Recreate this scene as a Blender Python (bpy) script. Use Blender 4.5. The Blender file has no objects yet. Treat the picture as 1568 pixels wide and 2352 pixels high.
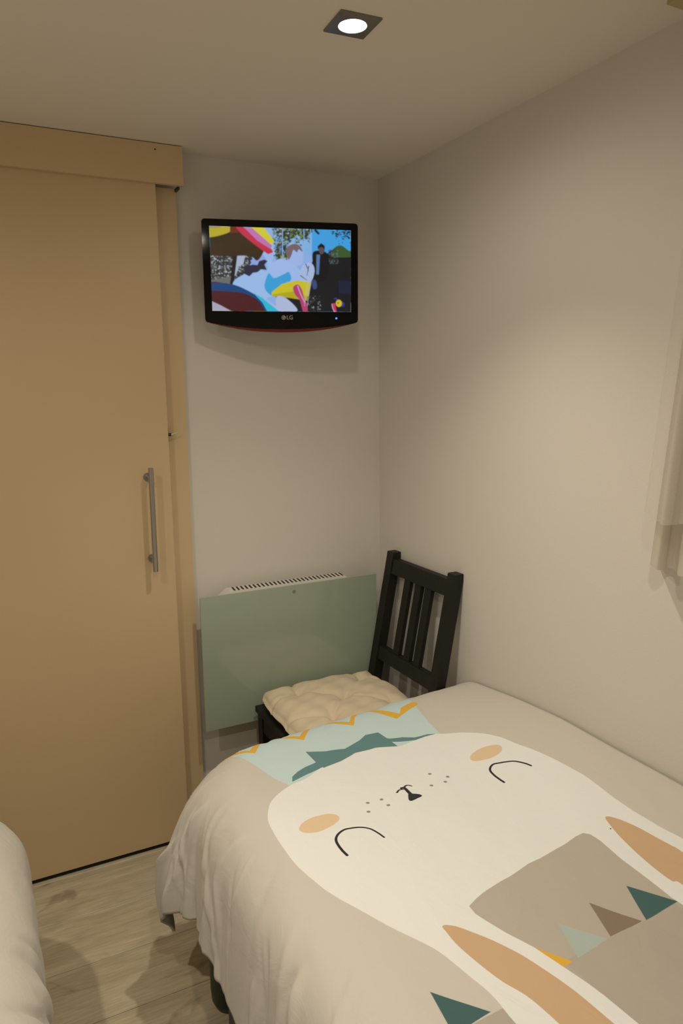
import bpy, bmesh, math, random
import numpy as np
from mathutils import Vector, Matrix

C = bpy.context.scene.collection
H = 2.18                                    # ceiling height
WL, WF = -2.25, -3.3                        # left wall x, front wall y (behind the camera)

# ------------------------------------------------------------------ camera
cam_d = bpy.data.cameras.new('camera'); cam = bpy.data.objects.new('camera', cam_d); C.objects.link(cam)
cam_d.sensor_fit = 'VERTICAL'; cam_d.sensor_height = 36.0; cam_d.lens = 25.699; cam_d.clip_start = 0.02
rx_, ux_, fx_ = (0.89140143, -0.45300416, -0.01381022), (0.085469, 0.13810098, 0.98672345), (0.44508262, 0.88074704, -0.16182122)
m = Matrix.Identity(4)
for i in range(3):
    m[i][0], m[i][1], m[i][2] = rx_[i], ux_[i], -fx_[i]
m[0][3], m[1][3], m[2][3] = -1.30853653, -2.28113757, 1.47120873
cam.matrix_world = m
bpy.context.scene.camera = cam

# ------------------------------------------------------------------ world and exposure
w = bpy.data.worlds.new('night'); bpy.context.scene.world = w; w.use_nodes = True
w.node_tree.nodes['Background'].inputs[0].default_value = (0.02, 0.025, 0.04, 1)
w.node_tree.nodes['Background'].inputs[1].default_value = 0.3
vs = bpy.context.scene.view_settings
vs.view_transform = 'Standard'; vs.look = 'None'; vs.gamma = 1.0; vs.use_curve_mapping = False
vs.exposure = -0.19

# the recessed downlights of the room: (x, y, watts)
LAMPS = [(-0.573, -0.903, 36.0), (-1.74, -1.30, 36.0), (-1.15, -2.20, 11.0)]
SPILL_FILL = [0.13, 0.42, 2.1]                   # added wide spill and fill light under each lens, to brighten the upper walls
LAMP_COLOR = (1.0, 0.90, 0.73)
CONE = math.radians(102)

# ------------------------------------------------------------------ helpers
def lin(r, g, b):
    f = lambda c: (c/255/12.92) if c/255 <= .04045 else ((c/255+.055)/1.055)**2.4
    return (f(r), f(g), f(b), 1.0)

def mat(name, color, rough=.5, metal=0.0, bump=0.0, bscale=60.0, var=0.0, vscale=4.0, coat=0.0, spec=.5, stretch=None, detail=3.0):
    M = bpy.data.materials.new(name); M.use_nodes = True
    nt = M.node_tree; b = nt.nodes['Principled BSDF']
    c = color if len(color) == 4 else (*color, 1)
    b.inputs['Base Color'].default_value = c
    b.inputs['Roughness'].default_value = rough; b.inputs['Metallic'].default_value = metal
    b.inputs['Coat Weight'].default_value = coat; b.inputs['Coat Roughness'].default_value = .05
    b.inputs['Specular IOR Level'].default_value = spec
    tc = nt.nodes.new('ShaderNodeTexCoord'); src = tc.outputs['Object']
    if stretch:
        mp = nt.nodes.new('ShaderNodeMapping'); mp.inputs['Scale'].default_value = stretch
        nt.links.new(src, mp.inputs['Vector']); src = mp.outputs['Vector']
    if var:
        n = nt.nodes.new('ShaderNodeTexNoise'); n.inputs['Scale'].default_value = vscale; n.inputs['Detail'].default_value = detail
        nt.links.new(src, n.inputs['Vector'])
        r = nt.nodes.new('ShaderNodeValToRGB')
        r.color_ramp.elements[0].position = .3; r.color_ramp.elements[1].position = .7
        r.color_ramp.elements[0].color = (*[v*(1-var) for v in c[:3]], 1); r.color_ramp.elements[1].color = (*[min(1, v*(1+var*.5)) for v in c[:3]], 1)
        nt.links.new(n.outputs['Fac'], r.inputs['Fac']); nt.links.new(r.outputs['Color'], b.inputs['Base Color'])
    if bump:
        n2 = nt.nodes.new('ShaderNodeTexNoise'); n2.inputs['Scale'].default_value = bscale; n2.inputs['Detail'].default_value = 4
        nt.links.new(src, n2.inputs['Vector'])
        bp = nt.nodes.new('ShaderNodeBump'); bp.inputs['Strength'].default_value = bump; bp.inputs['Distance'].default_value = .004
        nt.links.new(n2.outputs['Fac'], bp.inputs['Height']); nt.links.new(bp.outputs['Normal'], b.inputs['Normal'])
    return M

def emis(name, color, strength):
    M = bpy.data.materials.new(name); M.use_nodes = True; nt = M.node_tree
    b = nt.nodes['Principled BSDF']; b.inputs['Base Color'].default_value = (.02, .02, .02, 1)
    b.inputs['Emission Color'].default_value = (*color[:3], 1); b.inputs['Emission Strength'].default_value = strength
    return M

def obj(name, bm, material, parent=None, smooth=False, bevel=0.0, seg=2, mw=None):
    if isinstance(bm, bpy.types.Mesh): me = bm
    else:
        if bevel > 0:
            bmesh.ops.bevel(bm, geom=[e for e in bm.edges if e.is_manifold and len(e.link_faces) == 2 and e.calc_face_angle(0) > .6], offset=bevel, segments=seg, profile=.6, affect='EDGES', clamp_overlap=True)
        bmesh.ops.recalc_face_normals(bm, faces=bm.faces)
        me = bpy.data.meshes.new(name); bm.to_mesh(me); bm.free()
    if material and not me.materials: me.materials.append(material)
    if smooth:
        me.polygons.foreach_set('use_smooth', [True]*len(me.polygons))
        if smooth != 'all':
            try: me.set_sharp_from_angle(angle=math.radians(40))
            except Exception: pass
    o = bpy.data.objects.new(name, me); C.objects.link(o)
    if parent: o.parent = parent
    return o

def tag(o, label=None, cat=None, group=None, kind=None):
    if label: o['label'] = label
    if cat: o['category'] = cat
    if group: o['group'] = group
    if kind: o['kind'] = kind
    return o

def empty(name, loc=(0, 0, 0), rz=0):
    o = bpy.data.objects.new(name, None); C.objects.link(o); o.location = loc; o.rotation_euler = (0, 0, rz)
    o.empty_display_size = .05
    return o

def box(bm, x0, x1, y0, y1, z0, z1):
    v = [bm.verts.new((x, y, z)) for x in (x0, x1) for y in (y0, y1) for z in (z0, z1)]
    for f in ((0, 1, 3, 2), (4, 6, 7, 5), (0, 4, 5, 1), (2, 3, 7, 6), (0, 2, 6, 4), (1, 5, 7, 3)):
        bm.faces.new([v[i] for i in f])
    return v

def B(*a):
    bm = bmesh.new(); box(bm, *a); return bm

def cyl(bm, p0, p1, r0, r1=None, n=24, caps=True):
    p0, p1 = Vector(p0), Vector(p1); r1 = r0 if r1 is None else r1
    d = (p1-p0).normalized(); a = d.orthogonal().normalized(); b = d.cross(a)
    A = []; D = []
    for i in range(n):
        t = 2*math.pi*i/n; q = a*math.cos(t)+b*math.sin(t)
        A.append(bm.verts.new(p0+q*r0)); D.append(bm.verts.new(p1+q*r1))
    for i in range(n):
        j = (i+1) % n; bm.faces.new((A[i], A[j], D[j], D[i]))
    if caps: bm.faces.new(A[::-1]); bm.faces.new(D)

def prism(bm, pts, y0, y1):
    """polygon pts in (x, z), extruded from y0 to y1"""
    A = [bm.verts.new((x, y0, z)) for x, z in pts]; D = [bm.verts.new((x, y1, z)) for x, z in pts]
    n = len(pts)
    bm.faces.new(A); bm.faces.new(D[::-1])
    for i in range(n):
        j = (i+1) % n; bm.faces.new((A[i], D[i], D[j], A[j]))

def beam(bm, q0, q1):
    """box between two quads (lists of four points)"""
    A = [bm.verts.new(q) for q in q0]; D = [bm.verts.new(q) for q in q1]
    bm.faces.new(A[::-1]); bm.faces.new(D)
    for i in range(4):
        j = (i+1) % 4; bm.faces.new((A[i], A[j], D[j], D[i]))

def sm(a, b, x):
    t = np.clip((x-a)/(b-a), 0, 1); return t*t*(3-2*t)

def catmull(pts, closed=True, n=8):
    pts = [np.array(p, float) for p in pts]; N = len(pts); out = []
    rng = range(N) if closed else range(N-1)
    for i in rng:
        g = (lambda k: pts[k % N]) if closed else (lambda k: pts[min(max(k, 0), N-1)])
        p0, p1, p2, p3 = g(i-1), g(i), g(i+1), g(i+2)
        for k in range(n):
            t = k/n
            out.append(.5*((2*p1)+(-p0+p2)*t+(2*p0-5*p1+4*p2-p3)*t*t+(-p0+3*p1-3*p2+p3)*t**3))
    if not closed: out.append(pts[-1])
    return np.array(out)

# ------------------------------------------------------------------ flat print rasteriser (fabric print, television picture)
class Print:
    def __init__(s, x0, x1, y0, y1, step, base):
        s.x0, s.y0, s.step = x0, y0, step
        s.W, s.H = int(round((x1-x0)/step/2))*2, int(round((y1-y0)/step/2))*2
        s.lab = np.zeros((s.H, s.W), np.uint8); s.cols = [base]
    def col(s, c):
        c = tuple(c[:3])
        if c not in s.cols: s.cols.append(c)
        return s.cols.index(c)
    def poly(s, pts, c, smooth=False):
        P = catmull(pts) if smooth else np.array(pts, float)
        k = s.col(c)
        X = (P[:, 0]-s.x0)/s.step; Y = (P[:, 1]-s.y0)/s.step
        i0, i1 = max(0, int(X.min())-1), min(s.W, int(X.max())+2); j0, j1 = max(0, int(Y.min())-1), min(s.H, int(Y.max())+2)
        if i1 <= i0 or j1 <= j0: return
        xs = np.arange(i0, i1)+.5
        for j in range(j0, j1):
            y = j+.5
            Xa, Ya, Xb, Yb = X, Y, np.roll(X, -1), np.roll(Y, -1)
            q = (Ya > y) != (Yb > y)
            if not q.any(): continue
            xc = np.sort(Xa[q]+(y-Ya[q])*(Xb[q]-Xa[q])/(Yb[q]-Ya[q]))
            for a, b in zip(xc[::2], xc[1::2]):
                ia, ib = max(i0, int(math.ceil(a-.5))), min(i1, int(math.ceil(b-.5)))
                if ib > ia: s.lab[j, ia:ib] = k
    def disc(s, c, r, colr, sx=1, sy=1):
        t = np.linspace(0, 2*math.pi, 20, endpoint=False)
        s.poly([(c[0]+r*sx*math.cos(a), c[1]+r*sy*math.sin(a)) for a in t], colr)
    def stroke(s, pts, w0, colr, w1=None, smooth=True):
        P = catmull(pts, False, 10) if smooth else np.array(pts, float); w1 = w0 if w1 is None else w1
        D = np.gradient(P, axis=0); D /= np.linalg.norm(D, axis=1)[:, None]+1e-12
        N = np.stack([-D[:, 1], D[:, 0]], 1); t = np.linspace(0, 1, len(P)); ww = (w0+(w1-w0)*t)[:, None]/2
        s.poly(list(P+N*ww)+list((P-N*ww)[::-1]), colr)
        s.disc(P[0], w0/2, colr); s.disc(P[-1], w1/2, colr)
    def rgb(s):
        c = np.array(s.cols, np.float32)[s.lab]
        return (c[0::2, 0::2]+c[1::2, 0::2]+c[0::2, 1::2]+c[1::2, 1::2])/4
    def image(s, name, arr=None):
        c = s.rgb() if arr is None else arr
        h, w_ = c.shape[:2]
        im = bpy.data.images.new(name, w_, h, float_buffer=True); im.colorspace_settings.name = 'Linear Rec.709'
        buf = np.ones((h, w_, 4), np.float32); buf[..., :3] = c
        im.pixels.foreach_set(buf.ravel()); im.update(); im.pack()
        return im

# ------------------------------------------------------------------ materials
WALLC = (0.72, 0.685, 0.635)
M = {}
M['wall'] = mat('painted_wall', WALLC, .75, bump=.10, bscale=180, var=.015, vscale=1.5)
M['ceiling'] = mat('painted_ceiling', (0.79, 0.74, 0.66), .85, bump=.05, bscale=150)
M['door'] = mat('beige_laminate', (0.63, 0.475, 0.285), .42, var=.03, vscale=2.0, bump=.02, bscale=300)
M['door2'] = mat('beige_laminate_trim', (0.65, 0.49, 0.295), .45, var=.03, vscale=2.0)
M['steel'] = mat('brushed_steel', (0.42, 0.40, 0.37), .34, 1.0, stretch=(40, 40, 1), var=.1, vscale=20)
M['darkmetal'] = mat('dark_metal', (0.05, 0.045, 0.04), .4, .6)
M['brass'] = mat('bright_latch_metal', (0.8, 0.68, 0.45), .2, 1.0)
M['hole'] = mat('screw_hole', (0.06, 0.03, 0.015), .8)
M['strip'] = mat('black_strip', (0.012, 0.01, 0.009), .8)
M['chair'] = mat('black_stained_wood', (0.012, 0.012, 0.0095), .55, bump=.12, bscale=30, stretch=(6, 6, 1), var=.25, vscale=6, spec=.35)
M['cushion'] = mat('beige_cotton', (0.74, 0.63, 0.47), .9, bump=.25, bscale=900, var=.04, vscale=6)
M['button'] = mat('tuft_thread', (0.42, 0.32, 0.2), .9)
M['white_metal'] = mat('white_enamel', (0.72, 0.7, 0.66), .45)
M['slot'] = mat('dark_vent_slot', (0.03, 0.028, 0.025), .8)
M['tv'] = mat('gloss_black_plastic', (0.003, 0.003, 0.003), .07, coat=.0, spec=.22)
M['tvred'] = mat('dark_red_gloss_plastic', (0.16, 0.008, 0.01), .2, spec=.5)
M['tvback'] = mat('matt_black_plastic', (0.012, 0.012, 0.012), .6)
M['logo'] = mat('grey_print', (0.33, 0.31, 0.29), .5)
M['lampframe'] = mat('lamp_nickel_frame', (0.30, 0.27, 0.24), .38, 1.0)
M['green'] = mat('dark_green_plastic', (0.008, 0.020, 0.012), .45, var=.15, vscale=10)
M['bedframe'] = mat('dark_green_bed_frame', (0.010, 0.020, 0.014), .5)
M['mattress'] = mat('white_ticking', (0.70, 0.67, 0.60), .9, bump=.2, bscale=300)
M['railwood'] = mat('curtain_rail_wood', (0.50, 0.40, 0.20), .5, var=.08, vscale=10)
M['subfloor'] = mat('subfloor', (0.10, 0.085, 0.06), .9)

def glass_panel():
    Mx = mat('green_back_painted_glass', (0.36, 0.42, 0.34), .10, spec=.55); return Mx
M['glass'] = glass_panel()

def plank_material():
    Mx = bpy.data.materials.new('whitewashed_oak_laminate'); Mx.use_nodes = True; nt = Mx.node_tree; L = nt.links
    b = nt.nodes['Principled BSDF']; b.inputs['Roughness'].default_value = .45; b.inputs['Specular IOR Level'].default_value = .35
    tc = nt.nodes.new('ShaderNodeTexCoord'); oi = nt.nodes.new('ShaderNodeObjectInfo')
    add = nt.nodes.new('ShaderNodeVectorMath'); add.operation = 'MULTIPLY_ADD'
    L.new(oi.outputs['Location'], add.inputs[0]); add.inputs[1].default_value = (3.1, 7.7, 0); L.new(tc.outputs['Object'], add.inputs[2])
    def noise(scale, st, det, dist=0.0):
        mp = nt.nodes.new('ShaderNodeMapping'); mp.inputs['Scale'].default_value = st
        L.new(add.outputs[0], mp.inputs['Vector'])
        n = nt.nodes.new('ShaderNodeTexNoise'); n.inputs['Scale'].default_value = scale; n.inputs['Detail'].default_value = det; n.inputs['Distortion'].default_value = dist
        L.new(mp.outputs[0], n.inputs['Vector']); return n.outputs['Fac']
    n1 = noise(3.0, (1, 5, 1), 5, 1.2); n2 = noise(14, (1, 14, 1), 6, .4); n3 = noise(7, (1, 2.0, 1), 3, .8)
    r1 = nt.nodes.new('ShaderNodeValToRGB'); e = r1.color_ramp.elements
    e[0].position = .25; e[0].color = (0.40, 0.335, 0.23, 1); e[1].position = .8; e[1].color = (0.66, 0.58, 0.43, 1)
    L.new(n1, r1.inputs['Fac'])
    r2 = nt.nodes.new('ShaderNodeValToRGB'); e = r2.color_ramp.elements
    e[0].position = .35; e[0].color = (.86, .86, .86, 1); e[1].position = .65; e[1].color = (1.04, 1.04, 1.04, 1)
    L.new(n2, r2.inputs['Fac'])
    mx = nt.nodes.new('ShaderNodeMix'); mx.data_type = 'RGBA'; mx.blend_type = 'MULTIPLY'; mx.inputs[0].default_value = 1
    L.new(r1.outputs[0], mx.inputs[6]); L.new(r2.outputs[0], mx.inputs[7])
    r3 = nt.nodes.new('ShaderNodeValToRGB'); e = r3.color_ramp.elements           # knots
    e[0].position = .29; e[0].color = (.70, .67, .63, 1); e[1].position = .38; e[1].color = (1, 1, 1, 1)
    L.new(n3, r3.inputs['Fac'])
    m2 = nt.nodes.new('ShaderNodeMix'); m2.data_type = 'RGBA'; m2.blend_type = 'MULTIPLY'; m2.inputs[0].default_value = 1
    L.new(mx.outputs[2], m2.inputs[6]); L.new(r3.outputs[0], m2.inputs[7]); L.new(m2.outputs[2], b.inputs['Base Color'])
    bp = nt.nodes.new('ShaderNodeBump'); bp.inputs['Strength'].default_value = .12; bp.inputs['Distance'].default_value = .002
    L.new(n2, bp.inputs['Height']); L.new(bp.outputs[0], b.inputs['Normal'])
    return Mx
M['plank'] = plank_material()

def sheer(name, color, alpha):
    Mx = bpy.data.materials.new(name); Mx.use_nodes = True; nt = Mx.node_tree; L = nt.links
    out = nt.nodes['Material Output']; nt.nodes.remove(nt.nodes['Principled BSDF'])
    d = nt.nodes.new('ShaderNodeBsdfDiffuse'); d.inputs[0].default_value = (*color, 1)
    t = nt.nodes.new('ShaderNodeBsdfTranslucent'); t.inputs[0].default_value = (*color, 1)
    mi = nt.nodes.new('ShaderNodeMixShader'); mi.inputs[0].default_value = .35
    L.new(d.outputs[0], mi.inputs[1]); L.new(t.outputs[0], mi.inputs[2])
    tr = nt.nodes.new('ShaderNodeBsdfTransparent'); m2 = nt.nodes.new('ShaderNodeMixShader')
    tc = nt.nodes.new('ShaderNodeTexCoord'); wv = nt.nodes.new('ShaderNodeTexNoise'); wv.inputs['Scale'].default_value = 700
    mp = nt.nodes.new('ShaderNodeMapRange'); mp.inputs[3].default_value = alpha-.05; mp.inputs[4].default_value = min(1, alpha+.05)
    L.new(tc.outputs['Object'], wv.inputs['Vector']); L.new(wv.outputs['Fac'], mp.inputs[0]); L.new(mp.outputs[0], m2.inputs[0])
    L.new(tr.outputs[0], m2.inputs[1]); L.new(mi.outputs[0], m2.inputs[2]); L.new(m2.outputs[0], out.inputs[0])
    return Mx
M['curtain'] = sheer('white_curtain_cotton', (0.76, 0.71, 0.63), .97)
M['voile'] = sheer('white_voile', (0.84, 0.80, 0.74), .34)

# ------------------------------------------------------------------ room shell
def struct(o, label=None): o['kind'] = 'structure'; 
def S_(name, bm, m_, parent=None, **k):
    o = obj(name, bm, m_, parent, **k); o['kind'] = 'structure'; return o

wb = S_('wall_back', B(WL-.1, .1, 0, .1, 0, H), M['wall'])
wr = S_('wall_right', B(0, .1, WF-.1, 0, 0, H), M['wall'])
S_('wall_left', B(WL-.1, WL, WF-.1, 0, 0, H), M['wall'])
S_('wall_front', B(WL, 0, WF-.1, WF, 0, H), M['wall'])
# ceiling with real round holes for the downlights
def ceiling_mesh():
    bm = bmesh.new(); R_ = .041; xs = sorted({WL-.1, .1} | {l[0]+s*.08 for l in LAMPS for s in (-1, 1)}); ys = sorted({WF-.1, .1} | {l[1]+s*.08 for l in LAMPS for s in (-1, 1)})
    V = {}
    def v(x, y, z=H):
        k = (round(x, 5), round(y, 5), round(z, 5))
        if k not in V: V[k] = bm.verts.new((x, y, z))
        return V[k]
    for i in range(len(xs)-1):
        for j in range(len(ys)-1):
            x0, x1, y0, y1 = xs[i], xs[i+1], ys[j], ys[j+1]
            L_ = [l for l in LAMPS if x0 < l[0] < x1 and y0 < l[1] < y1]
            if not L_: bm.faces.new((v(x0, y0), v(x0, y1), v(x1, y1), v(x1, y0))); continue
            cx, cy = L_[0][:2]; n = 32; ring = []; sq = []
            for k in range(n):
                t = 2*math.pi*(k+.5)/n-math.pi/4; c, s = math.cos(t), math.sin(t); q = .08/max(abs(c), abs(s))
                ring.append(v(cx+c*R_, cy+s*R_)); sq.append(v(cx+c*q, cy+s*q))
            corners = {8: (1, 1), 16: (-1, 1), 24: (-1, -1), 0: (1, -1)}
            for k in range(n):
                j2 = (k+1) % n
                if (k+1) % n in corners:
                    a, b_ = corners[(k+1) % n]; cv = v(cx+a*.08, cy+b_*.08)
                    bm.faces.new((ring[k], sq[k], cv, sq[j2], ring[j2]))
                else: bm.faces.new((ring[k], sq[k], sq[j2], ring[j2]))
    r = bmesh.ops.extrude_face_region(bm, geom=list(bm.faces))
    for e in r['geom']:
        if isinstance(e, bmesh.types.BMVert): e.co.z += .1
    return bm
S_('ceiling', ceiling_mesh(), M['ceiling'])
fl = S_('floor', B(WL-.1, .1, WF-.1, .1, -.06, -.012), M['subfloor'])
# laminate planks, running along the back wall
random.seed(4)
PW, PLn = .1975, 1.22
plank_meshes = {}
yb = -.0585; row = 0
rows = [(-.0585, 0.0)] + [(-.0585-PW*(k+1), -.0585-PW*k) for k in range(17)]
for r_i, (y0, y1) in enumerate(rows):
    if y0 < WF-.05: continue
    off = [.35, .62, .28, .75, .45, .80][r_i % 6]
    x = WL-off*PLn
    while x < 0:
        x0, x1 = max(x, WL), min(x+PLn, 0); x += PLn
        if x1-x0 < .02: continue
        key = (round(x1-x0, 3), round(y1-y0, 3))
        if key not in plank_meshes:
            bm = B(0, x1-x0-.0014, 0, y1-y0-.0018, -.012, 0)
            bmesh.ops.bevel(bm, geom=[e for e in bm.edges if all(v.co.z > -.001 for v in e.verts)], offset=.0022, segments=1, affect='EDGES')
            o = obj('floor_plank', bm, M['plank'], fl); plank_meshes[key] = o.data
        else:
            o = obj('floor_plank', plank_meshes[key], None, fl)
        o.location = (x0, y0, 0)

# baseboards of the walls that the beds hide
S_('baseboard_right', B(-.012, 0, WF, -.0, 0.0, .07), M['white_metal'])

# ------------------------------------------------------------------ sliding door with its boards
XD = -.768
door = empty('door_1', (-1.22, -.05, 0)); door['kind'] = 'structure'
def D_(name, bm, m_, parent=door, **k):
    o = obj(name, bm, m_, parent, **k)
    if parent is door: o.matrix_parent_inverse = Matrix.Translation((1.22, .05, 0))
    return o
D_('door_panel', B(-1.66, XD, -.05, -.020, .016, 2.10), M['door'], bevel=.0015)
D_('bottom_strip', B(-1.655, XD-.004, -.044, -.026, .002, .016), M['strip'])  # thin black strip in the gap under the door panel
hd = bmesh.new(); cyl(hd, (-.838, -.095, .941), (-.836, -.095, 1.257), .0075, n=20)
handle = D_('door_handle', hd, M['steel'], smooth=True)
for z in (.975, 1.226):
    b1 = bmesh.new(); cyl(b1, (-.838, -.053, z), (-.838, -.095, z), .006, n=16); cyl(b1, (-.838, -.050, z), (-.838, -.056, z), .0125, n=24)
    q = obj('handle_post', b1, M['steel'], handle, smooth=True)
D_('strike_plate', B(XD-.0005, XD+.0012, -.048, -.022, 1.329, 1.371), M['darkmetal'])
lb = bmesh.new(); cyl(lb, (XD+.001, -.036, 1.350), (XD+.012, -.037, 1.350), .005, n=12)
latch = D_('door_latch', lb, M['darkmetal'], smooth=True)
lk = bmesh.new(); cyl(lk, (XD+.011, -.037, 1.350), (XD+.019, -.038, 1.352), .0035, .0028, n=12); cyl(lk, (XD+.019, -.038, 1.352), (XD+.031, -.038, 1.355), .0028, .0016, n=12)
obj('latch_hook', lk, M['brass'], latch, smooth=True)

t1 = S_('trim_1', B(-.80, -.701, -.017, 0, 0, 2.072), M['door2'], bevel=.001)          # board beside the door
t2 = S_('trim_2', B(-1.75, -.689, -.065, -.051, 2.071, 2.1775), M['door2'], bevel=.001)     # fascia over the track
t3 = S_('trim_3', B(-1.75, -.6895, -.051, 0, 2.110, 2.1775), M['door2'])                      # track box behind the fascia
sc_ = bmesh.new(); cyl(sc_, (-.767, -.0648, 2.161), (-.767, -.0656, 2.161), .0024, n=12)
obj('screw', sc_, M['hole'], t2)
tb = B(-.704, -.6975, -.050, -.012, 2.063, 2.071)
obj('dark_end_piece', tb, M['darkmetal'], t2)  # small dark piece under the right end of the fascia

# ------------------------------------------------------------------ recessed downlights
def downlight(x, y, watts, spill_fill, rot, label):
    r = empty('ceiling_light', (x, y, H), rot); tag(r, label, 'light', 'square recessed downlights')
    bm = bmesh.new(); n = 40; a = .0435; Ri = .0285; z0, z1 = -.0035, 0.0
    ring = []; sq = []; ringt = []; sqt = []
    for k in range(n):
        t = 2*math.pi*(k+.5)/n-math.pi/4; c, s = math.cos(t), math.sin(t); q = a/max(abs(c), abs(s))
        sq.append(bm.verts.new((c*q, s*q, z0))); sqt.append(bm.verts.new((c*q, s*q, z1)))
        ring.append(bm.verts.new((c*Ri, s*Ri, z0-.001))); ringt.append(bm.verts.new((c*Ri*.98, s*Ri*.98, .014)))
    cs = {10: (1, 1), 20: (-1, 1), 30: (-1, -1), 0: (1, -1)}
    for k in range(n):
        j = (k+1) % n
        if j in cs:
            p, q = cs[j]; c0 = bm.verts.new((p*a, q*a, z0)); c1 = bm.verts.new((p*a, q*a, z1))
            bm.faces.new((ring[k], sq[k], c0, sq[j], ring[j])); bm.faces.new((sq[k], sqt[k], c1, c0)); bm.faces.new((c0, c1, sqt[j], sq[j]))
        else:
            bm.faces.new((ring[k], sq[k], sq[j], ring[j])); bm.faces.new((sq[k], sqt[k], sqt[j], sq[j]))
        bm.faces.new((ring[k], ring[j], ringt[j], ringt[k]))
    obj('frame', bm, M['lampframe'], r)
    cn = bmesh.new(); cyl(cn, (0, 0, .06), (0, 0, .012), .026, .036, n=32); obj('housing', cn, M['darkmetal'], r)
    ln = bmesh.new(); cyl(ln, (0, 0, .004), (0, 0, .008), .0265, n=36)
    lens = obj('lamp_lens', ln, M['lens'], r)
    ld = bpy.data.lights.new('spot', 'SPOT'); ld.energy = watts; ld.color = LAMP_COLOR; ld.spot_size = CONE; ld.spot_blend = 1.0; ld.shadow_soft_size = .022
    lo = bpy.data.objects.new('spot', ld); C.objects.link(lo); lo.parent = r; lo.location = (0, 0, -.012)
    l2 = bpy.data.lights.new('spill_fill', 'SPOT'); l2.energy = watts*spill_fill; l2.color = LAMP_COLOR; l2.spot_size = math.radians(178); l2.spot_blend = .6; l2.shadow_soft_size = .025
    lo = bpy.data.objects.new('spill_fill', l2); C.objects.link(lo); lo.parent = r; lo.location = (0, 0, -.014)
    return r
M['lens'] = emis('lit_lamp_lens', (0.86, 0.90, 1.0), 9.0)
LL = ['square recessed ceiling downlight above the foot of the printed duvet, in front of the television',
      'square recessed ceiling downlight above the left bed, out of the frame',
      'square recessed ceiling downlight over the aisle between the beds, behind the camera']
for (x, y, wt), sp, lb_ in zip(LAMPS, SPILL_FILL, LL): downlight(x, y, wt, sp, math.radians(-3), lb_)

# ------------------------------------------------------------------ television
tv = empty('television', (0, 0, 0))
yaw, tilt = math.radians(-14.8), math.radians(2.28)
Xv = Vector((math.cos(yaw), math.sin(yaw), 0)); N0 = Vector((math.sin(yaw), -math.cos(yaw), 0)); Zv = Vector((0, 0, 1))
Nv = N0*math.cos(tilt)-Zv*math.sin(tilt); Uv = Zv*math.cos(tilt)+N0*math.sin(tilt)
mt = Matrix.Identity(4)
for i in range(3): mt[i][0], mt[i][1], mt[i][2], mt[i][3] = Xv[i], -Nv[i], Uv[i], (-.4253, -.16, 1.8301)[i]
tv.matrix_world = mt
tag(tv, 'flat black television on the back wall, switched on, bright outdoor picture', 'television')
W2, H2 = .2341, .1459
SX0, SX1, SZ0, SZ1 = -.2125, .2130, -.1145, .1265
def arc_bottom(dz=0.0, w=W2, r=.008):
    pts = [(-w, H2-r), (-w+r*.3, H2-r*.3), (-w+r, H2), (w-r, H2), (w-r*.3, H2-r*.3), (w, H2-r), (w, -H2+r), (w-r*.3, -H2+r*.3-.001), (w-r, -H2-.001)]
    for k in range(1, 20):
        t = 1-2*k/20; pts.append((t*(w-r), -H2-.001-(.026+dz)*(1-abs(t)**2.2)))
    pts += [(-w+r, -H2-.001), (-w+r*.3, -H2+r*.3-.001), (-w, -H2+r)]
    return pts
# bezel with the screen opening
def bezel():
    bm = bmesh.new(); out = arc_bottom(-.006)
    o_f = [bm.verts.new((x, 0, z)) for x, z in out]
    o_b = [bm.verts.new((x, .030, z)) for x, z in out]
    n = len(out)
    for i in range(n):
        j = (i+1) % n; bm.faces.new((o_f[i], o_f[j], o_b[j], o_b[i]))
    inn = [(SX0, SZ1), (SX1, SZ1), (SX1, SZ0), (SX0, SZ0)]
    i_f = [bm.verts.new((x, 0, z)) for x, z in inn]; i_b = [bm.verts.new((x, .004, z)) for x, z in inn]
    for i in range(4):
        j = (i+1) % 4; bm.faces.new((i_f[i], i_b[i], i_b[j], i_f[j]))
    es = [bm.edges.get((o_f[i], o_f[(i+1) % n])) for i in range(n)]+[bm.edges.get((i_f[i], i_f[(i+1) % 4])) for i in range(4)]
    bmesh.ops.triangle_fill(bm, use_beauty=True, edges=es)
    es = [bm.edges.get((o_b[i], o_b[(i+1) % n])) for i in range(n)]
    bmesh.ops.triangle_fill(bm, use_beauty=True, edges=es)
    return bm
obj('bezel', bezel(), M['tv'], tv)
bm = bmesh.new()
low = [(-W2+.004, -H2-.0008)]+[(t*(W2-.008), -H2-.001-.0205*(1-abs(t)**2.2)) for t in np.linspace(-1, 1, 25)]+[(W2-.004, -H2-.0008)]
low2 = [(t*(W2-.008), -H2-.0012-.0285*(1-abs(t)**2.2)) for t in np.linspace(1, -1, 25)]
prism(bm, low+low2, .002, .024)
obj('lower_lip', bm, M['tvred'], tv)['label'] = 'thin dark red lip along the lower edge'
bm = bmesh.new(); prism(bm, [(-.20, .12), (.20, .12), (.20, -.12), (.12, -.145), (-.12, -.145), (-.20, -.12)], .030, .050); obj('back_cover', bm, M['tvback'], tv, bevel=.006)

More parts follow.
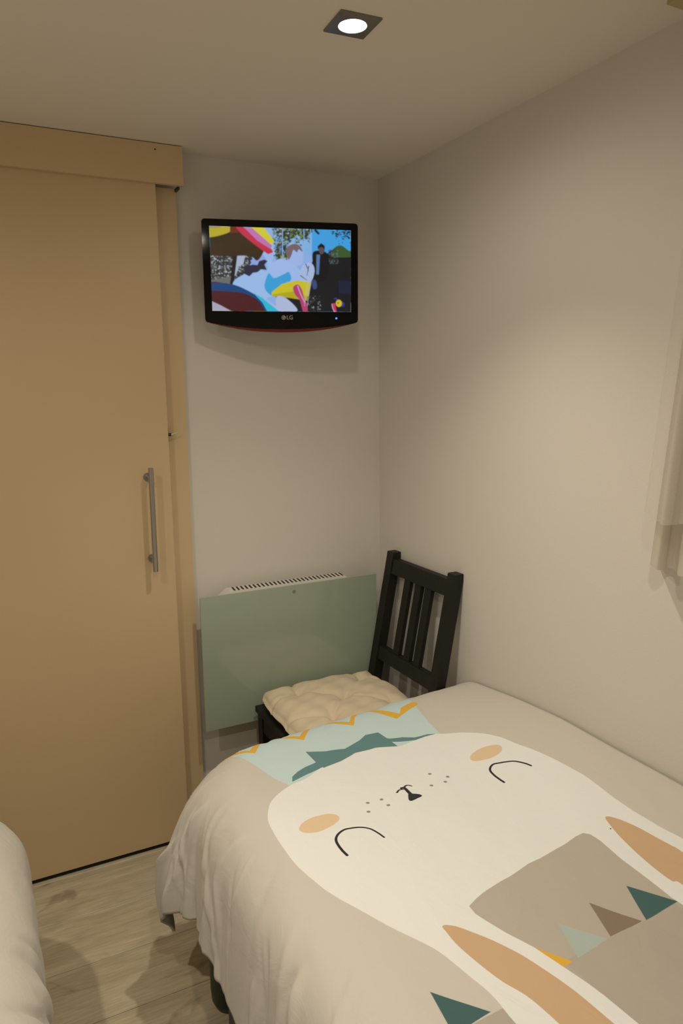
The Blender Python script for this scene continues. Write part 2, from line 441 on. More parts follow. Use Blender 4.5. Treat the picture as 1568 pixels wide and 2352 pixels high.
# picture on the screen: coordinates as seen on the set, polygons only
HPX = [(150, 175), (1367, 212), (1363, 915), (170, 900)]
def homog(src, dst):
    A = []; b = []
    for (x, y), (u, v_) in zip(src, dst):
        A.append([x, y, 1, 0, 0, 0, -u*x, -u*y]); b.append(u); A.append([0, 0, 0, x, y, 1, -v_*x, -v_*y]); b.append(v_)
    h = np.linalg.solve(np.array(A, float), np.array(b, float)); return np.append(h, 1).reshape(3, 3)
HM = homog(HPX, [(0, 562), (1000, 562), (1000, 0), (0, 0)])
def hp(pts):
    P = np.array([(x, y, 1) for x, y in pts], float) @ HM.T; return [(a/c, b/c) for a, b, c in P]
def tv_picture():
    k = lambda r, g, b: lin(r, g, b)[:3]
    pr = Print(0, 1000, 0, 562, .5, k(150, 185, 245))
    P = lambda pts, c, s=False: pr.poly(hp(pts), c, s)
    rnd = np.random.default_rng(3)
    dark = k(22, 26, 30)
    # sky and fence haze
    P([(690, 170), (1400, 190), (1400, 430), (690, 430)], k(135, 190, 245))
    P([(1030, 190), (1400, 190), (1400, 420), (1030, 420)], k(70, 170, 240))
    # hedge left
    P([(140, 380), (500, 380), (520, 470), (440, 590), (350, 670), (140, 690)], k(45, 48, 52))
    for _ in range(420):
        x, y = rnd.uniform(160, 480), rnd.uniform(420, 640); c = [(190, 200, 215), (90, 95, 100), (25, 25, 30), (150, 160, 150)][rnd.integers(4)]
        r = rnd.uniform(3, 9); P([(x-r, y), (x, y-r*rnd.uniform(.5, 1.3)), (x+r, y), (x, y+r)], k(*c))
    P([(150, 640), (340, 600), (340, 690), (150, 690)], k(110, 115, 110))
    P([(380, 415), (460, 420), (440, 500), (400, 520), (375, 600), (350, 600)], k(180, 190, 215))
    P([(355, 420), (390, 420), (352, 690), (322, 690)], k(18, 18, 24))
    # white / pale blue spread in the middle
    P([(600, 400), (650, 330), (700, 330), (715, 400), (690, 480), (760, 455), (830, 470), (900, 520), (960, 640), (860, 660), (740, 690), (700, 770), (640, 800), (760, 905), (560, 905), (350, 690), (440, 590), (500, 600), (560, 540), (640, 560), (640, 480)], k(165, 200, 250), True)
    P([(500, 470), (610, 420), (640, 470), (600, 520), (520, 520)], k(150, 175, 235))
    P([(440, 580), (455, 520), (520, 505), (560, 510), (575, 475), (620, 462), (648, 475), (620, 505), (640, 550), (590, 545), (560, 570), (520, 575), (490, 605)], k(42, 40, 66))
    # trees top
    P([(700, 180), (1030, 185), (1035, 225), (960, 290), (900, 270), (830, 300), (760, 260), (720, 220)], k(40, 55, 40))
    for _ in range(380):
        x = rnd.uniform(695, 1010); y = 190+abs(rnd.normal(0, 75)); c = [(40, 50, 38), (120, 150, 70), (20, 25, 25), (75, 95, 60), (160, 200, 240)][rnd.integers(5)]
        r = rnd.uniform(4, 13); P([(x-r, y), (x, y-r*.7), (x+r, y+2), (x, y+r*.8)], k(*c))
    P([(715, 330), (800, 300), (820, 440), (720, 470)], k(50, 60, 50))
    for _ in range(160):
        x, y = rnd.uniform(705, 830), rnd.uniform(280, 460); c = [(30, 38, 34), (150, 170, 70), (120, 160, 220), (60, 80, 50)][rnd.integers(4)]
        r = rnd.uniform(4, 10); P([(x-r, y), (x, y-r), (x+r, y), (x, y+r)], k(*c))
    for _ in range(70):
        x = rnd.uniform(1200, 1370); y = 215+abs(rnd.normal(0, 42)); r = rnd.uniform(4, 12)
        P([(x-r, y), (x, y-r*.7), (x+r, y), (x, y+r*.7)], k(25, 35, 45))
    P([(1060, 195), (1100, 240), (1085, 250), (1050, 215)], k(25, 35, 40))
    # poles
    for x in (778, 962, 1020): P([(x-4, 200), (x+4, 200), (x+2, 480), (x-6, 480)], k(150, 190, 235))
    # right: dark hedge and green bush
    P([(1000, 560), (1040, 460), (1150, 420), (1200, 380), (1400, 390), (1400, 930), (900, 930), (700, 770), (1000, 740)], k(24, 26, 32))
    P([(1190, 410), (1215, 370), (1260, 342), (1300, 350), (1345, 385), (1380, 400), (1380, 440), (1200, 440)], k(62, 95, 50), True)
    for _ in range(120):
        x, y = rnd.uniform(1170, 1260), rnd.uniform(380, 500); r = rnd.uniform(3, 8); c = [(110, 120, 130), (30, 30, 35), (60, 75, 55)][rnd.integers(3)]
        P([(x-r, y), (x, y-r), (x+r, y), (x, y+r)], k(*c))
    P([(1255, 640), (1362, 650), (1362, 760), (1260, 750)], k(28, 36, 62))
    # person standing in dark coat
    P([(1035, 410), (1085, 385), (1150, 400), (1175, 450), (1170, 560), (1150, 640), (1060, 640), (1040, 520)], k(16, 18, 26), True)
    P([(1090, 350), (1115, 345), (1138, 380), (1120, 415), (1095, 405)], k(95, 80, 90), True)
    P([(1078, 350), (1110, 322), (1140, 345), (1140, 380), (1120, 355), (1092, 358), (1085, 385)], k(22, 14, 18))
    P([(1068, 420), (1100, 420), (1088, 590), (1065, 590)], k(90, 130, 180))
    # child in white at the slide
    P([(820, 350), (860, 325), (920, 335), (950, 380), (955, 450), (940, 500), (870, 520), (820, 470)], k(170, 195, 250), True)
    P([(805, 380), (830, 345), (880, 328), (925, 345), (950, 395), (915, 375), (900, 400), (870, 380), (850, 430), (825, 460)], k(125, 105, 110), True)
    P([(700, 490), (760, 455), (830, 480), (900, 540), (930, 620), (850, 660), (740, 690), (650, 620)], k(168, 198, 252), True)
    P([(655, 580), (700, 620), (780, 590), (830, 570), (845, 640), (760, 680), (690, 770), (620, 700)], k(60, 170, 230), True)
    P([(950, 510), (1000, 488), (1040, 510), (1050, 570), (1020, 650), (960, 670), (920, 600)], k(178, 200, 240), True)
    for a, b in (((975, 500), (1000, 560)), ((1000, 520), (985, 600)), ((930, 600), (985, 640))): pr.stroke(hp([a, b]), 7, k(70, 70, 110), 3, False)
    # yellow seat
    P([(680, 740), (770, 670), (900, 640), (1020, 660), (985, 815), (830, 790), (680, 775)], k(214, 205, 40))
    P([(690, 760), (860, 735), (990, 780), (985, 815), (830, 790), (680, 775)], k(190, 180, 30))
    P([(720, 785), (800, 790), (900, 900), (740, 905)], k(185, 200, 235), True)
    P([(865, 700), (905, 675), (940, 720), (960, 800), (985, 850), (985, 912), (950, 912), (920, 810), (880, 760)], k(190, 70, 120), True)
    pr.stroke(hp([(905, 690), (930, 760), (965, 830)]), 9, k(225, 160, 200))
    for x in (975, 1000): pr.stroke(hp([(x+20, 650), (x, 760), (x-15, 860)]), 5, k(200, 190, 220), 3)
    for _ in range(60):
        x, y = rnd.uniform(990, 1100), rnd.uniform(770, 900); r = rnd.uniform(2, 7); P([(x-r, y), (x, y-r), (x+r, y), (x, y+r)], k(*[(150, 160, 170), (60, 65, 60)][rnd.integers(2)]))
    P([(1025, 650), (1060, 640), (1070, 700), (1040, 715)], k(60, 80, 130), True)
    # upper left play tower, out of focus
    P([(140, 250), (330, 205), (400, 210), (600, 350), (620, 380), (560, 470), (480, 430), (160, 420)], k(56, 38, 14), True)
    P([(140, 170), (330, 185), (310, 235), (140, 270)], k(198, 180, 45), True)
    P([(330, 170), (400, 180), (420, 230), (330, 240)], k(110, 45, 25))
    P([(140, 165), (300, 172), (230, 190), (150, 195)], k(160, 150, 110))
    P([(500, 180), (620, 190), (705, 300), (690, 332), (640, 320)], k(222, 214, 50))
    P([(380, 180), (450, 190), (680, 370), (665, 412), (620, 395), (440, 255)], k(205, 45, 75), True)
    P([(450, 190), (520, 195), (690, 345), (670, 370), (560, 300)], k(205, 120, 190))
    # lower left slide
    P([(150, 660), (340, 680), (480, 740), (590, 810), (640, 905), (330, 905), (160, 830)], k(78, 24, 34), True)
    P([(150, 665), (340, 672), (500, 740), (600, 810), (720, 905), (630, 905), (560, 810), (420, 745), (150, 720)], k(12, 70, 130), True)
    P([(520, 745), (600, 790), (740, 905), (640, 905), (600, 830)], k(50, 195, 225))
    P([(165, 815), (240, 850), (340, 905), (165, 905)], k(185, 180, 200))
    # small round badge in the corner of the picture
    P([(1210, 800), (1235, 790), (1262, 810), (1240, 850), (1300, 870), (1310, 840), (1290, 825)], k(70, 60, 150))
    pr.disc(hp([(1258, 838)])[0], 23, k(225, 200, 45), 1, 1.1); pr.disc(hp([(1252, 835)])[0], 5, k(40, 30, 40))
    P([(1195, 840), (1225, 835), (1240, 915), (1215, 918)], k(215, 60, 105)); pr.stroke(hp([(1198, 845), (1205, 880), (1222, 912)]), 4, k(225, 215, 235))
    c = pr.rgb()
    for ax in (0, 1):                                     # soft focus of the broadcast picture
        for _ in range(16): c = (np.roll(c, 1, ax)+2*c+np.roll(c, -1, ax))/4
    return pr.image('tv_picture', c)
im = tv_picture()
Mx = bpy.data.materials.new('tv_picture'); Mx.use_nodes = True; nt = Mx.node_tree; b = nt.nodes['Principled BSDF']
ti = nt.nodes.new('ShaderNodeTexImage'); ti.image = im; ti.extension = 'EXTEND'
b.inputs['Base Color'].default_value = (.004, .004, .005, 1); b.inputs['Roughness'].default_value = .25
nt.links.new(ti.outputs[0], b.inputs['Emission Color']); b.inputs['Emission Strength'].default_value = 0.9
bm = bmesh.new(); box(bm, SX0, SX1, .0035, .007, SZ0, SZ1)
uvl = bm.loops.layers.uv.new('UVMap')
for f in bm.faces:
    for l in f.loops: l[uvl].uv = ((l.vert.co.x-SX0)/(SX1-SX0), (l.vert.co.z-SZ0)/(SZ1-SZ0))
obj('screen', bm, Mx, tv)
# logo and power light
def text_mesh(s, size, depth):
    cu = bpy.data.curves.new('t', 'FONT'); cu.body = s; cu.size = size; cu.extrude = depth; cu.align_x = 'LEFT'; cu.align_y = 'CENTER'; cu.offset = size*.02
    o = bpy.data.objects.new('t', cu); C.objects.link(o); dg = bpy.context.evaluated_depsgraph_get(); dg.update()
    me = bpy.data.meshes.new_from_object(o.evaluated_get(dg)); bpy.data.objects.remove(o)
    me.transform(Matrix.Rotation(math.pi/2, 4, 'X')); return me
me = text_mesh('LG', .0165, .0003); me.transform(Matrix.Translation((.010, -.0006, -.1322)))
obj('logo_lettering', me, M['logo'], tv)
bm = bmesh.new(); cyl(bm, (.0015, .0005, -.1322), (.0015, -.0009, -.1322), .0066, n=28)
em = obj('logo_emblem', bm, M['logo'], tv)
bm = bmesh.new()
t = [(.0015+.0045*math.cos(a), -.1322+.0045*math.sin(a)) for a in np.linspace(math.pi*.5, math.pi*2, 16)]
prism(bm, t+[(.0015+.0033*math.cos(a), -.1322+.0033*math.sin(a)) for a in np.linspace(math.pi*2, math.pi*.5, 16)], -.0012, -.0008)
cyl(bm, (-.0002, -.0008, -.1305), (-.0002, -.0012, -.1305), .0009, n=10)
obj('emblem_ring', bm, M['tvback'], em)
bm = bmesh.new(); cyl(bm, (.1655, .0005, -.1335), (.1655, -.0009, -.1335), .0030, n=16)
obj('power_light', bm, emis('blue_led', (0.03, 0.09, 1.0), 6.0), tv)['label'] = 'small round blue power light'
# wall arm
arm = bmesh.new(); box(arm, -.05, .05, .050, .056, -.05, .05); box(arm, -.015, .015, .056, .095, -.015, .015)
obj('wall_bracket', arm, M['tvback'], tv)
wp = bmesh.new(); box(wp, -.46, -.38, -.010, -.0005, 1.78, 1.88); box(wp, -.435, -.405, -.075, -.009, 1.81, 1.85)
w_ = obj('wall_plate', wp, M['tvback'], tv); w_.matrix_parent_inverse = mt.inverted()

# ------------------------------------------------------------------ glass panel heater
ht = empty('panel_heater', (-.38, -.04, .386)); tag(ht, 'green glass panel heater hung low on the back wall beside the chair', 'heater')
def Hh(name, bm, m_, **k):
    o = obj(name, bm, m_, ht, **k); o.matrix_parent_inverse = Matrix.Translation((.38, .04, -.386)); return o
Hh('glass_panel', B(-.703, -.064, -.085, -.079, .386, .8345), M['glass'], bevel=.0015)
cb = bmesh.new(); prism(cb, [(-.655, .41), (-.655, .800), (-.600, .8425), (-.185, .8425), (-.135, .80), (-.135, .41)], -.079, -.030)
Hh('casing', cb, M['white_metal'])
sb = bmesh.new()
for k in range(28):
    x = -.588+k*(.392/27); beam(sb, [(x, -.077, .8423), (x+.0065, -.077, .8423), (x+.0115, -.034, .8423), (x+.005, -.034, .8423)], [(x, -.077, .8429), (x+.0065, -.077, .8429), (x+.0115, -.034, .8429), (x+.005, -.034, .8429)])
Hh('vent_grille', sb, M['slot'])
for x in (-.60, -.18): Hh('wall_bracket', B(x-.02, x+.02, -.031, -.0005, .45, .75), M['white_metal'])
dt = bmesh.new(); cyl(dt, (-.381, -.0848, .812), (-.381, -.0853, .812), .006, n=20)
Hh('sensor_dot', dt, mat('sensor_grey', (.17, .23, .17), .3))

# ------------------------------------------------------------------ dining chair
ch = empty('dining_chair', (-.30, -.31, 0)); tag(ch, 'black wooden dining chair in the corner, slatted back against the right wall', 'chair')
def Ch(name, bm, bev=.003, **k):
    o = obj(name, bm, M['chair'], ch, bevel=bev, **k); o.matrix_parent_inverse = Matrix.Translation((.30, .31, 0)); return o
YF, YN = -.107, -.512
def px_(z):                                    # front face of the leaning back posts
    if z > .45: return -.120+(.92-(.92-z)-.45)/.47*.090
    return -.120+.045*((.45-z)/.45)**1.5
for (ya, yb2) in ((YF, YF-.040), (YN+.040, YN)):
    bm = bmesh.new(); zs = [0, .15, .30, .45, .60, .75, .918]
    rings = []
    for z in zs:
        x = px_(z); th = .034 if z > .4 else .036
        top = .006 if z == zs[-1] else 0
        rings.append([bm.verts.new(q) for q in ((x, ya, z), (x+th, ya, z+top*0), (x+th, yb2, z), (x, yb2, z))])
    for a, b_ in zip(rings, rings[1:]):
        for i in range(4):
            j = (i+1) % 4; bm.faces.new((a[i], a[j], b_[j], b_[i]))
    bm.faces.new(rings[0][::-1]); bm.faces.new(rings[-1])
    Ch('back_leg', bm)
def rail(z0, z1, y0, y1, d0=.006, th=.020):
    bm = bmesh.new(); a0, a1 = px_(z0)+d0, px_(z1)+d0
    beam(bm, [(a0, y0, z0), (a0+th, y0, z0), (a0+th, y1, z0), (a0, y1, z0)], [(a1, y0, z1), (a1+th, y0, z1), (a1+th, y1, z1), (a1, y1, z1)]); return bm
Ch('top_rail', rail(.846, .897, YN+.038, YF-.038, .003, .022))
Ch('lower_rail', rail(.548, .592, YN+.038, YF-.038, .004, .022))
for y in (-.2485, -.3150, -.3735): Ch('slat', rail(.590, .848, y-.0175, y+.0175, .008, .014), .002)
Ch('seat', B(-.540, -.085, YN, YF, .430, .450), .005)
for (y0, y1) in ((YF-.012, YF-.030), (YN+.030, YN+.012)): Ch('side_rail', B(-.505, -.110, min(y0, y1), max(y0, y1), .372, .430), .002)
Ch('front_rail', B(-.530, -.512, YN+.04, YF-.04, .372, .430), .002)
Ch('rear_rail', B(-.112, -.094, YN+.04, YF-.04, .372, .430), .002)
for (y0, y1) in ((YF-.006, YF-.044), (YN+.044, YN+.006)):
    y0, y1 = min(y0, y1), max(y0, y1); bm = bmesh.new()
    beam(bm, [(-.530, y0, 0), (-.494, y0, 0), (-.494, y1, 0), (-.530, y1, 0)], [(-.534, y0, .430), (-.494, y0, .430), (-.494, y1, .430), (-.534, y1, .430)]); Ch('front_leg', bm)
    Ch('stretcher', B(-.500, -.085, (y0+y1)/2-.009, (y0+y1)/2+.009, .18, .205), .002)

# ------------------------------------------------------------------ tufted seat cushion
TUFTS = [(-.306, -.300), (-.425, -.205), (-.186, -.415), (-.405, -.415), (-.185, -.190)]
def cushion():
    cx, cy, ax, ay = -.322, -.308, .214, .196; n = 72
    us = np.linspace(-1, 1, n); U, V = np.meshgrid(us, us)
    ang = np.arctan2(V, U)
    out = 1+.008*np.sin(ang*7+1)+.005*np.sin(ang*13)-.02*(np.abs(np.sin(2*ang))**3)
    # square-ish grid pulled in at the corners
    k = 1-.035*(U*U*V*V)
    X = cx+ax*U*k*out; Y = cy+ay*V*k*out
    X = X-.012*np.clip((-V), 0, 1)*np.clip(-U, 0, 1)
    e = 1-np.maximum(np.abs(U), np.abs(V))**7
    edge = np.sqrt(np.clip(e, 0, 1))
    T = .042*edge
    for (tx, ty) in TUFTS:
        d = np.hypot(X-tx, Y-ty); T = T-.019*np.exp(-(d/.020)**2)-.008*np.exp(-(d/.055)**2)
        a = np.arctan2(Y-ty, X-tx)
        T = T-.0045*np.exp(-(d/.07)**2)*(np.abs(np.cos(a*2.5+tx*40)))**6*sm(.008, .02, d)
    for (ex, ey) in ((-.531, -.235), (-.531, -.37), (-.42, -.118), (-.20, -.118), (-.12, -.26), (-.44, -.50)):      # pinches from the hem
        for (tx, ty) in [min(TUFTS, key=lambda q: math.hypot(q[0]-ex, q[1]-ey))]:
            L2 = math.hypot(tx-ex, ty-ey); s = np.clip(((X-ex)*(tx-ex)+(Y-ey)*(ty-ey))/L2**2, 0, 1)
            d = np.hypot(X-ex-s*(tx-ex), Y-ey-s*(ty-ey)); T = T-.009*np.exp(-(d/.008)**2)*(1-.5*s)
    for i in range(len(TUFTS)):
        for j in range(i+1, len(TUFTS)):
            (x0, y0), (x1, y1) = TUFTS[i], TUFTS[j]; L2 = math.hypot(x1-x0, y1-y0)
            if L2 > .17: continue
            s = np.clip(((X-x0)*(x1-x0)+(Y-y0)*(y1-y0))/L2**2, 0, 1); d = np.hypot(X-x0-s*(x1-x0), Y-y0-s*(y1-y0))
            T = T-.006*np.exp(-(d/.007)**2)
    T = T+.002*np.sin(X*70+Y*30)*edge+.0015*np.sin(Y*110-X*40)*edge
    mid = .4505+.024; Zt = mid+np.maximum(T, -.010)+.006*edge
    Zb = mid-.0230*edge
    vt = np.stack([X, Y, Zt], -1).reshape(-1, 3); vb = np.stack([X, Y, Zb], -1).reshape(-1, 3)
    me = bpy.data.meshes.new('seat_cushion'); idx = np.arange(n*n).reshape(n, n); N = n*n; F = []
    for i in range(n-1):
        for j in range(n-1):
            F.append((idx[i, j], idx[i, j+1], idx[i+1, j+1], idx[i+1, j])); F.append((N+idx[i, j], N+idx[i+1, j], N+idx[i+1, j+1], N+idx[i, j+1]))
    per = list(idx[0, :])+list(idx[1:, -1])+list(idx[-1, -2::-1])+list(idx[-2:0:-1, 0])
    for a, b_ in zip(per, per[1:]+per[:1]): F.append((int(a), int(N+a), int(N+b_), int(b_)))
    me.from_pydata(np.vstack([vt, vb]).tolist(), [], [tuple(int(q) for q in f) for f in F]); me.update()
    return me
cu = obj('seat_cushion', cushion(), M['cushion'], smooth='all')
tag(cu, 'beige tufted cotton cushion lying on the black chair seat', 'cushion')
for (tx, ty) in TUFTS:
    bm = bmesh.new(); bmesh.ops.create_uvsphere(bm, u_segments=10, v_segments=6, radius=.0042); 
    for v in bm.verts: v.co.z *= .5; v.co += Vector((tx, ty, .4885))
    obj('tuft_stitch', bm, M['button'], cu, smooth='all')

# ------------------------------------------------------------------ duvets
DP = [-0.6995, -0.739, 0.4669, 0.3152, 0.5891, 0.0379, 0.0742, 0.3178, 82.4534, 0.0919, 0.1483, 0.0729, 2.7065, 0.1571, 0.0906, 0.0019, 0.505, 0.05, 0.0905]
S = {}
S['head']= [(-0.7175, -0.8159), (-0.7625, -0.8497), (-0.7956, -0.8822), (-0.8194, -0.9368), (-0.8254, -0.9819), (-0.8275, -1.0371), (-0.8265, -1.108), (-0.8163, -1.1656), (-0.8045, -1.2133), (-0.779, -1.2758), (-0.7514, -1.3344), (-0.7269, -1.381), (-0.7173, -1.3999), (-0.708, -1.4253), (-0.6974, -1.4814), (-0.6893, -1.5288), (-0.6942, -1.5578), (-0.6839, -1.5599), (-0.6777, -1.5924)]
S['headtop']= [(-0.2946, -0.8136), (-0.2446, -0.8495), (-0.2047, -0.8906), (-0.1816, -0.9326), (-0.1728, -0.98), (-0.1617, -1.0162), (-0.1517, -1.0722), (-0.1474, -1.113), (-0.1444, -1.1636), (-0.1491, -1.2082), (-0.1557, -1.2571), (-0.1588, -1.3049), (-0.1584, -1.3471), (-0.1572, -1.3865), (-0.1525, -1.4279)]
S['headcrown']= [(-0.6282, -0.7962), (-0.5743, -0.794), (-0.5223, -0.7743), (-0.4644, -0.7808), (-0.4125, -0.804), (-0.3552, -0.8053)]
S['bow']= [(-0.6291, -0.704), (-0.5826, -0.7296), (-0.5351, -0.7421), (-0.4825, -0.7254), (-0.4551, -0.7106), (-0.4186, -0.7172), (-0.4136, -0.7598), (-0.4102, -0.8032), (-0.4644, -0.7808), (-0.5223, -0.7743), (-0.5743, -0.794), (-0.6247, -0.8007), (-0.6291, -0.7649)]
S['ribl']= [(-0.7166, -0.8193), (-0.7076, -0.7976), (-0.6877, -0.7832), (-0.6609, -0.7724), (-0.6291, -0.7649), (-0.6116, -0.7876), (-0.6282, -0.7962), (-0.6766, -0.8073)]
S['ribr']= [(-0.4171, -0.7548), (-0.4069, -0.7615), (-0.3754, -0.7718), (-0.3504, -0.7936), (-0.3154, -0.8007), (-0.2946, -0.8136), (-0.3256, -0.8057), (-0.3552, -0.8053), (-0.3823, -0.7923), (-0.4048, -0.7817), (-0.4207, -0.7715)]
S['body']= [(-0.6058, -1.3591), (-0.5853, -1.3506), (-0.557, -1.3429), (-0.5115, -1.3336), (-0.4841, -1.329), (-0.4391, -1.3187), (-0.4104, -1.3185), (-0.3762, -1.3137), (-0.337, -1.3083), (-0.3048, -1.3026), (-0.2854, -1.3033), (-0.2776, -1.3157), (-0.277, -1.3414), (-0.2858, -1.3999), (-0.289, -1.4605), (-0.2934, -1.5177), (-0.2923, -1.5397)]
S['body2']= [(-0.5394, -1.6649), (-0.5413, -1.6338), (-0.5509, -1.5783), (-0.5604, -1.5387), (-0.5732, -1.4845), (-0.5907, -1.4392), (-0.6019, -1.4004), (-0.6073, -1.3795)]
S['earr']= [(-0.2522, -1.5077), (-0.2592, -1.4898), (-0.2571, -1.4515), (-0.2498, -1.4067), (-0.2382, -1.3557), (-0.2268, -1.3195), (-0.2141, -1.2934), (-0.2003, -1.3119), (-0.1903, -1.3542), (-0.187, -1.3916), (-0.1838, -1.4276), (-0.1829, -1.4523)]
S['earl']= [(-0.6307, -1.6156), (-0.6426, -1.5631), (-0.6589, -1.5141), (-0.6691, -1.4696), (-0.6759, -1.4257), (-0.6756, -1.3926), (-0.6724, -1.376), (-0.6543, -1.3866), (-0.6374, -1.4102), (-0.6197, -1.4409), (-0.6005, -1.4843), (-0.5878, -1.5314), (-0.5792, -1.5726), (-0.5754, -1.6021), (-0.5623, -1.6529)]
S['t1']= [(-0.3334, -1.455), (-0.2922, -1.529), (-0.3682, -1.529)]
S['t2']= [(-0.4205, -1.4526), (-0.376, -1.5273), (-0.4504, -1.5289)]
S['t3']= [(-0.5023, -1.4644), (-0.4589, -1.5307), (-0.5281, -1.536)]
S['t4']= [(-0.5721, -1.487), (-0.5404, -1.5376), (-0.5604, -1.5387)]
S['t5']= [(-0.7617, -1.4932), (-0.7044, -1.5593), (-0.7687, -1.5429)]
S['blueL']= [(-0.7741, -0.6175), (-0.7552, -0.694), (-0.7431, -0.7572), (-0.7231, -0.8164)]
S['blueR']= [(-0.2267, -0.6071), (-0.242, -0.6507), (-0.2638, -0.7389), (-0.283, -0.8129)]
S['zig']= [(-0.2354, -0.6363), (-0.2767, -0.6475), (-0.3102, -0.6684), (-0.3313, -0.6387), (-0.3461, -0.5944), (-0.3913, -0.588), (-0.4395, -0.6262), (-0.4674, -0.613), (-0.4869, -0.591), (-0.5489, -0.5832), (-0.6022, -0.6193), (-0.624, -0.6106), (-0.6316, -0.5669), (-0.7341, -0.6019), (-0.756, -0.6079)]
S['eyel']= [(-0.7292, -1.1379), (-0.7309, -1.1156), (-0.7281, -1.0888), (-0.717, -1.0721), (-0.698, -1.0618), (-0.6809, -1.063), (-0.6601, -1.069), (-0.6464, -1.0812), (-0.6392, -1.1007), (-0.6358, -1.1189)]
S['eyer']= [(-0.295, -1.0729), (-0.2951, -1.0411), (-0.289, -1.0169), (-0.2711, -1.005), (-0.2518, -1.0111), (-0.2253, -1.0232), (-0.2126, -1.0439), (-0.2076, -1.0636)]
S['chl']= [(-0.7754, -1.0099), (-0.7609, -0.9959), (-0.7329, -0.9859), (-0.702, -0.9887), (-0.6871, -1.0008), (-0.6859, -1.0179), (-0.7011, -1.0314), (-0.7249, -1.0396), (-0.7492, -1.0416), (-0.7692, -1.0348), (-0.7777, -1.0231)]
S['chr']= [(-0.2946, -0.951), (-0.2762, -0.94), (-0.245, -0.9373), (-0.2149, -0.9475), (-0.2068, -0.9602), (-0.2186, -0.9756), (-0.243, -0.9831), (-0.2734, -0.9783), (-0.2954, -0.9672)]
S['nose']= [(-0.5064, -1.003), (-0.499, -1.0043), (-0.4851, -1.0122), (-0.4826, -1.0219), (-0.4972, -1.0265), (-0.5142, -1.031), (-0.5192, -1.0264), (-0.514, -1.0144)]
S['stem']= [(-0.5079, -0.9744), (-0.5009, -0.9764), (-0.5015, -0.9951), (-0.5023, -1.0094)]
S['na']= [(-0.5023, -0.977), (-0.4938, -0.9694), (-0.4854, -0.9692), (-0.4809, -0.9757)]
S['nb']= [(-0.5061, -0.9805), (-0.5159, -0.9788), (-0.5262, -0.9858)]
S['dots']= [(-0.604, -0.9907), (-0.5709, -0.9941), (-0.5693, -1.0215), (-0.619, -1.0224), (-0.4133, -0.9505), (-0.3849, -0.9824), (-0.4026, -0.9976), (-0.4386, -0.994)]
S['speck']= [(-0.2334, -1.3254)]

def cloth(a, b, P=DP, seed=0.0, fold=1.0):
    """flat cloth coordinates (a across, b along the bed) -> draped position"""
    XI, YI, LX, LY, top0, wallb, a0, a1, ang, fl_, fl0, rc, cex, cut, tilt_, bump, flp, tuck, ext = P
    D = np.linspace(0, 1.2, 500)
    ph = np.radians(ang)*sm(a0, a1, D); ph = ph-ph[0]*(1-sm(0, .1, D))
    R_ = np.concatenate([[0], np.cumsum(np.cos(ph[:-1])*np.diff(D))]); Z_ = np.concatenate([[0], np.cumsum(np.sin(ph[:-1])*np.diff(D))])
    dx = np.maximum(XI-a, 0); dy = np.maximum(b-YI, 0)
    d2 = np.hypot(dx, dy)+1e-9; nx = -dx/d2; ny = dy/d2
    th = np.arctan2(dy, dx); corner = np.sin(2*th)
    pn = (dx**cex+dy**cex+1e-12)**(1/cex)
    d = pn+(d2-pn)*(1-cut)
    r = np.interp(d, D, R_)*(d2/pn)**rc+fl_*corner*sm(fl0, flp, d)-tuck*corner*sm(.40, .65, d); z = np.interp(d, D, Z_)+ext*np.maximum(corner, 0)**2*sm(.3, .65, d)
    ai = np.maximum(a, XI); bi = np.minimum(b, YI)
    top = top0+wallb*sm(-.4, 0, ai)*sm(-.45, -1.0, b)
    b0 = sm(-1.1, YI, b); bi = bi+tilt_*(a+.45)*b0; top = top+bump*b0*np.exp(-((a+.18)/.2)**2)
    x = ai+nx*r; y = bi+ny*r; zz = top-z
    # gathers that open out towards the hem
    s = np.where(dx > 0, np.where(dy > 0, th*.42, bi-YI), .66+ai-XI)+seed
    g = sm(.16, .48, d)
    rr = np.random.default_rng(11+int(seed*10)); amp = 0
    big = np.sin(s*33+1.3*np.sin(s*9)+d*3)+.5*np.sin(s*61+2+2*np.sin(s*13)-d*5)
    amp = g*(.0035+.0105*np.maximum(corner, 0))*big
    for k in range(150):                                   # single soft ridges running down the drop
        s0 = rr.uniform(-1.9, 1.35); wd = rr.uniform(.004, .016); sl = rr.normal(-.22, .16) if s0 < 0 else rr.normal(0, .25)
        d0 = rr.uniform(.08, .34); dl = rr.uniform(.10, .34); h = rr.uniform(.25, 1)*wd*.80*(1.35 if -.1 < s0 < .75 else 1)*rr.choice([1, 1, -1])
        q = s-s0-sl*(d-d0)-.012*np.sin(d*24+k)
        amp = amp+h*np.exp(-(q/wd)**2)*sm(d0, d0+.06, d)*(1-sm(d0+dl, d0+dl+.10, d))
    amp = fold*amp
    x = x+nx*amp; y = y+ny*amp
    # shallow creases across the top
    c1 = np.sin((a*.55+b*.25)*34+2.2*np.sin(a*5+b*3)); c2 = np.sin((a*.8-b*.15)*61+3*np.sin(b*4+1))
    if seed == 0.0: y = np.where((x > -.64) & (b > YI), np.minimum(y, -.5200), y)      # pressed against the chair
    zz = zz+fold*(1-g)*(.0011*c1*np.exp(-((c2)**2))+.0006*c2)+.004*np.sin(a*7+1)*np.sin(b*5)*fold*(1-g)
    return x, y, zz

